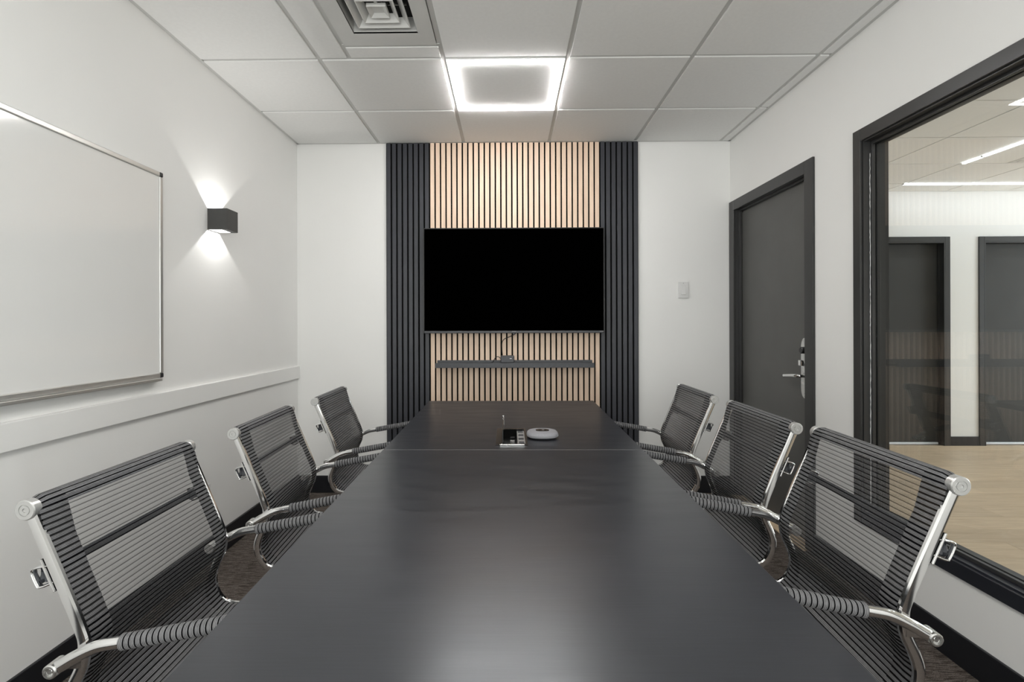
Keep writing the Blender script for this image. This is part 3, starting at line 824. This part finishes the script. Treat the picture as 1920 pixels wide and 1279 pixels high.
box(bm, ix0 - 0.002, ix0, iy0, iy1, -0.056, 0.002); box(bm, ix1, ix1 + 0.002, iy0, iy1, -0.056, 0.002); box(bm, ix0, ix1, iy0 - 0.002, iy0, -0.056, 0.002); box(bm, ix0, ix1, iy1, iy1 + 0.002, -0.056, 0.002)
obj('tray', bm, M['gloss'], pb)
sk = obj('socket_strip', B(0.024, 0.0545, iy0 + 0.004, iy1 - 0.004, -0.056, -0.004, 0.001), M['socket'], pb)
for k in range(4):
    y = -0.10 + k * 0.062
    obj('socket', B(0.029, 0.050, y, y + 0.034, -0.006, -0.0025, 0.001), M['plastic_grey'], pb)
fs = obj('connector_strip', B(ix0 + 0.004, 0.022, iy0 + 0.002, iy0 + 0.020, -0.056, -0.006, 0.001), M['steel'], pb)
for k in range(4):
    obj('port', B(ix0 + 0.008 + k * 0.012, ix0 + 0.016 + k * 0.012, iy0 + 0.004, iy0 + 0.015, -0.0075, -0.0045), M['plastic'], pb)
obj('label_plate', B(-0.004, 0.014, 0.085, 0.115, -0.056, -0.040), M['socket'], pb)
lid = obj('flap', B(ix0 - 0.0025, ix0 + 0.0015, iy0, iy1, 0.003, 0.056, 0.001), M['gloss'], pb)
obj('flap_edge', B(ix0 - 0.0030, ix0 + 0.0025, iy1 - 0.005, iy1, 0.003, 0.0565, 0.0005, 1), M['steel'], pb)
for z in (0.022, 0.050, 0.062):
    obj('hinge_pin', lathe(bmesh.new(), [(0.0012, -0.004), (0.0042, -0.002), (0.0042, 0.002), (0.0012, 0.004)], 10, 'Y', (ix0 - 0.001, iy1 - 0.012, z)), M['chrome'], pb, True)

# speakerphone
scx, scy = 0.137, 2.105
sp_ = empty('speakerphone', (scx, scy, tz(scy) + 0.0005))
sp_.rotation_euler = (rx, 0, 0)
tag(sp_, 'silver rounded speakerphone puck on the table beside the power box', 'speakerphone')
def puck(prof, nx=2.9, seg=48):
    bm = bmesh.new(); rings = []
    for r, z in prof:
        ring = []
        for j in range(seg):
            a = 2 * PI * j / seg; c, s = math.cos(a), math.sin(a)
            ring.append(bm.verts.new((math.copysign(abs(c) ** (2 / nx), c) * r, math.copysign(abs(s) ** (2 / nx), s) * r, z)))
        rings.append(ring)
    for i in range(len(rings) - 1):
        for j in range(seg): bm.faces.new((rings[i][j], rings[i][(j + 1) % seg], rings[i + 1][(j + 1) % seg], rings[i + 1][j]))
    bm.faces.new(rings[0]); bm.faces.new(rings[-1])
    return bm
obj('foot_ring', puck([(0.048, 0.0), (0.050, 0.004)]), M['plastic'], sp_, True)
obj('lower_shell', puck([(0.050, 0.003), (0.058, 0.005), (0.0635, 0.009), (0.0645, 0.0118), (0.0635, 0.0126)]), M['phone_rim'], sp_, True)
obj('upper_shell', puck([(0.0615, 0.0122), (0.0640, 0.0142), (0.0625, 0.0185), (0.058, 0.0230), (0.050, 0.0258), (0.034, 0.0268)]), M['phone'], sp_, True)
bm = bmesh.new(); rings = []
for r, z in ((1.0, 0.0262), (1.0, 0.0278), (0.94, 0.0281)):
    ring_ = []
    for j in range(32):
        a = 2 * PI * j / 32; c, s = math.cos(a), math.sin(a)
        ring_.append(bm.verts.new((math.copysign(abs(c) ** 0.55, c) * 0.027 * r, 0.004 + math.copysign(abs(s) ** 0.55, s) * 0.019 * r, z)))
    rings.append(ring_)
for i in range(2):
    for j in range(32): bm.faces.new((rings[i][j], rings[i][(j + 1) % 32], rings[i + 1][(j + 1) % 32], rings[i + 1][j]))
bm.faces.new(rings[0]); bm.faces.new(rings[-1])
dp = obj('control_panel', bm, M['gloss'], sp_)
obj('symbol', B(-0.001, 0.007, 0.001, 0.007, 0.0280, 0.0284), M['grey_mark'], dp)

# ------------------------------------------------------------------ mesh conference chairs
RW, CW, AW = 0.250, 0.256, 0.270
RAIL = [(0.0, 0.849), (0.035, 0.766), (0.070, 0.683), (0.096, 0.618), (0.104, 0.588), (0.100, 0.548), (0.084, 0.510), (0.0745, 0.474), (0.081, 0.436), (0.103, 0.404), (0.140, 0.391), (0.20, 0.393), (0.30, 0.404), (0.42, 0.414), (0.48, 0.411), (0.515, 0.392), (0.527, 0.366)]
def rail_path(v, s=6): return [Vector((p.x, v, p.z)) for p in catmull([(u, 0, z) for u, z in RAIL], s)]

def resample(P, step):
    out = [P[0].copy()]; acc = 0.0; L = []
    cum = [0.0]
    for i in range(1, len(P)): cum.append(cum[-1] + (P[i] - P[i - 1]).length)
    n = int(cum[-1] / step)
    res = []
    i = 0
    for k in range(n + 1):
        d = k * step
        while i < len(P) - 2 and cum[i + 1] < d: i += 1
        f = (d - cum[i]) / max(cum[i + 1] - cum[i], 1e-9)
        res.append(P[i].lerp(P[i + 1], f))
    return res

def sling_mesh():
    base = rail_path(0)
    pts = [Vector((-0.019, 0, 0.834)), Vector((-0.021, 0, 0.848)), Vector((-0.016, 0, 0.862)), Vector((-0.002, 0, 0.869)), Vector((0.013, 0, 0.864)), Vector((0.0225, 0, 0.851))]
    for i in range(5, len(base)):
        tan = (base[min(i + 1, len(base) - 1)] - base[i - 1]).normalized()
        pts.append(base[i] + Vector((-tan.z, 0, tan.x)) * 0.0130)
    sub = 5
    P = resample(catmull(pts, 3), RIB / sub)
    n = len(P); cols = 20
    bm = bmesh.new(); uvl = bm.loops.layers.uv.new('UVMap')
    hw = RW + 0.002
    grid = []; 
    for i, p in enumerate(P):
        tan = (P[min(i + 2, n - 1)] - P[max(i - 2, 0)]).normalized()
        nv = Vector((-tan.z, 0, tan.x))
        ph = (i % sub) / sub
        bump = 0.0014 * (0.0 if ph < 0.1 else math.sin(PI * ph))
        row = []
        for c in range(cols + 1):
            v = -hw + 2 * hw * c / cols
            e = abs(v) / hw
            sag = -0.010 * (1 - e ** 2) * min(1, max(0, (i * RIB / sub - 0.08) / 0.15))
            edge = -0.006 * max(0, (e - 0.96) / 0.04) ** 2
            row.append((bm.verts.new(p + Vector((0, v, 0)) + nv * (bump + sag + edge)), v, i * RIB / sub))
        grid.append(row)
    for i in range(n - 1):
        for c in range(cols):
            q = (grid[i][c], grid[i][c + 1], grid[i + 1][c + 1], grid[i + 1][c])
            f = bm.faces.new([a[0] for a in q])
            for lp, a in zip(f.loops, q): lp[uvl].uv = (a[1], a[2])
    me = finish(bm, 'mesh_sling', M['sling'], True, 180)
    return me

ARM = [(0.062, 0.553), (0.076, 0.560), (0.105, 0.577), (0.145, 0.595), (0.19, 0.603), (0.30, 0.622), (0.44, 0.645), (0.485, 0.644), (0.515, 0.622), (0.528, 0.57), (0.525, 0.50), (0.51, 0.44), (0.485, 0.411)]
SL0, SL1 = 0.185, 0.445

def sleeve_mesh(v):
    P = catmull([(u, v, z) for u, z in ARM], 12)
    P = [p for p in P if SL0 <= p.x <= SL1 and p.z > 0.59][:]
    P = resample(P, RIB / 4)
    bm = bmesh.new(); uvl = bm.loops.layers.uv.new('UVMap')
    seg = 18; rings = []; n = len(P)
    for i, p in enumerate(P):
        tan = (P[min(i + 1, n - 1)] - P[max(i - 1, 0)]).normalized()
        s = Vector((0, 1, 0)); u = tan.cross(s)
        ph = (i % 4) / 4
        r = 0.0143 + 0.0005 * math.sin(PI * ph)
        if i == 0 or i == n - 1: r = 0.0126
        elif i < 3 or i > n - 4: r = 0.0152
        rings.append([(bm.verts.new(p + s * (r * 1.05 * math.cos(2 * PI * j / seg)) + u * (r * math.sin(2 * PI * j / seg))), j * 0.0058, i * RIB / 4) for j in range(seg)])
    for i in range(n - 1):
        for j in range(seg):
            q = (rings[i][j], rings[i][(j + 1) % seg], rings[i + 1][(j + 1) % seg], rings[i + 1][j])
            f = bm.faces.new([a[0] for a in q])
            for lp, a in zip(f.loops, q): lp[uvl].uv = (a[1], a[2])
    return finish(bm, 'arm_sleeve', M['sleeve'], True, 180)

def make_chair():
    """parts in chair space (x towards the table, y sideways, z up); returns [(name, mesh, location, parent index, on the base)]"""
    L = []
    def add(name, me, loc=(0, 0, 0), par=None, base=False, rot=0.0):
        L.append((name, me, loc, par, base, rot)); return len(L) - 1
    add('mesh_sling', sling_mesh())
    for s in (-1, 1):
        add('side_rail', finish(tube(bmesh.new(), rail_path(s * RW, 5), 0.0075, 0.0115, 10, side=(0, 1, 0), power=0.75), 'side_rail', M['chrome'], True))
    tb = add('top_bar', finish(tube(bmesh.new(), [Vector((0, -CW + 0.004, 0.849)), Vector((0, CW - 0.004, 0.849))], 0.0145, seg=16), 'top_bar', M['chrome'], True))
    for s in (-1, 1):
        add('end_cap', finish(lathe(bmesh.new(), [(0.017, -0.014 * s), (0.0195, -0.011 * s), (0.0195, 0.004 * s), (0.0178, 0.006 * s), (0.0115, 0.006 * s), (0.0110, 0.0045 * s), (0.0095, 0.0045 * s), (0.0090, 0.0062 * s), (0.0042, 0.0062 * s), (0.0038, 0.0040 * s)], 28, 'Y', (0, s * CW, 0.849)), 'end_cap', M['cap'], True), par=tb)
    # back stretcher: a bar bowed away from the mesh, clamped to both rails
    su, sz = 0.051, 0.728
    pts = catmull([(su - 0.004, -RW + 0.006, sz), (su - 0.030, -RW + 0.012, sz - 0.010), (su - 0.040, -RW + 0.035, sz - 0.013), (su - 0.040, 0, sz - 0.013), (su - 0.040, RW - 0.035, sz - 0.013), (su - 0.030, RW - 0.012, sz - 0.010), (su - 0.004, RW - 0.006, sz)], 6)
    st = add('back_stretcher', finish(tube(bmesh.new(), pts, 0.0155, 0.003, 10, side=(0.39, 0, 0.92), power=0.6), 'back_stretcher', M['plastic_grey'], True))
    for s in (-1, 1):
        b = B(-0.002, 0.002, -0.009, 0.009, -0.034, 0.034, 0.001, 1)
        bmesh.ops.rotate(b, verts=b.verts[:], cent=(0, 0, 0), matrix=Matrix.Rotation(-0.40, 3, 'Y'))
        bmesh.ops.translate(b, verts=b.verts[:], vec=(su - 0.013, s * (RW - 0.001), sz - 0.006))
        add('clamp_plate', finish(b, 'clamp_plate', M['chrome']), par=st)
        loop = [Vector((su + a, s * (RW - 0.002), sz + c)) for a, c in ((-0.012, 0.012), (-0.040, 0.006), (-0.046, -0.001), (-0.036, -0.026), (-0.029, -0.030), (-0.004, -0.020))]
        add('bracket_loop', finish(tube(bmesh.new(), catmull(loop, 4), 0.007, 0.0028, 10, side=(0, 1, 0)), 'bracket_loop', M['chrome'], True), par=st)
    for s in (-1, 1):
        P = catmull([(u, s * AW, z) for u, z in ARM], 6)
        k = add('armrest', finish(tube(bmesh.new(), P, 0.0095, 0.0118, 12, side=(0, 1, 0)), 'armrest', M['chrome'], True))
        add('arm_sleeve', sleeve_mesh(s * AW), par=k)
        e = (ARM[0][0], s * AW, ARM[0][1])
        add('arm_bolt', finish(lathe(bmesh.new(), [(0.0135, -0.020 * s), (0.0135, 0.010 * s), (0.0115, 0.012 * s), (0.0085, 0.012 * s), (0.0080, 0.007 * s), (0.0045, 0.007 * s), (0.0040, 0.0105 * s), (0.0015, 0.0105 * s)], 20, 'Y', e), 'arm_bolt', M['steel'], True), par=k)
        b = B(ARM[0][0] - 0.006, 0.104, s * (RW + 0.005) - 0.0025, s * (RW + 0.005) + 0.0025, ARM[0][1] - 0.009, ARM[0][1] + 0.009, 0.001, 1)
        add('arm_bracket', finish(b, 'arm_bracket', M['chrome']), par=k)
    bm = bmesh.new()
    for u in (0.22, 0.36): tube(bm, [Vector((u, -RW, 0.386)), Vector((u, 0, 0.366)), Vector((u, RW, 0.386))], 0.009, 0.006, 8)
    add('seat_bearer', finish(bm, 'seat_bearer', M['chrome'], True))
    add('seat_mechanism', finish(B(0.19, 0.39, -0.075, 0.075, 0.325, 0.364, 0.008), 'seat_mechanism', M['plastic']))
    add('gas_column', finish(lathe(bmesh.new(), [(0.025, 0.075), (0.025, 0.20), (0.0145, 0.205), (0.0145, 0.345)], 20, 'Z', (0.29, 0, 0)), 'gas_column', M['chrome'], True), base=True)
    legm = finish(tube(bmesh.new(), [Vector((0.0, 0, 0.098)), Vector((0.10, 0, 0.092)), Vector((0.20, 0, 0.078)), Vector((0.255, 0, 0.066))], 0.014, 0.020, 10, side=(0, 0, 1), radii=[1.25, 1.1, 0.85, 0.7]), 'base_leg', M['chrome'], True)
    cb = bmesh.new()
    for s in (-1, 1): lathe(cb, [(0.012, s * 0.008), (0.0255, s * 0.010), (0.0255, s * 0.024), (0.020, s * 0.027)], 18, 'Y', (0.262, 0, 0.0255))
    lathe(cb, [(0.007, 0.020), (0.007, 0.062)], 10, 'Z', (0.250, 0, 0))
    cm = finish(cb, 'caster', M['plastic'], True)
    for k in range(5):
        a = 2 * PI * (k + 0.5) / 5
        j = add('base_leg', legm, (0.29, 0, 0), None, True, a)
        add('caster', cm, (0, 0, 0), j, True)
    return L

CH = make_chair()
def place_chair(x, y, rz, dz, label):
    r = empty('conference_chair', (x, y, 0), rz)
    tag(r, label, 'chair', 'mesh chairs around the conference table')
    made = []
    for name, me, loc, par, base, rot in CH:
        o = bpy.data.objects.new(name, me)
        C.objects.link(o)
        o.parent = made[par] if par is not None else r
        off = 0 if (base or par is not None) else dz
        o.location = (loc[0], loc[1], loc[2] + off)
        o.rotation_euler = (0, 0, rot)
        made.append(o)
    return r
place_chair(-0.927, 1.231, 0.019, 0.001, 'black mesh chair nearest the viewer on the whiteboard side of the table')
place_chair(-0.933, 1.964, 0.058, -0.009, 'black mesh chair in the middle of the whiteboard side of the table')
place_chair(-0.977, 2.815, 0.040, -0.028, 'black mesh chair farthest along the whiteboard side, next to the slatted panel')
place_chair(0.910, 1.296, -0.044 + PI, 0.028, 'black mesh chair in front of the interior window, nearest the viewer')
place_chair(0.950, 1.966, -0.012 + PI, 0.008, 'black mesh chair in front of the charcoal door, middle of its side')
place_chair(0.984, 2.724, -0.013 + PI, -0.007, 'black mesh chair on the door side farthest away, below the light switch')
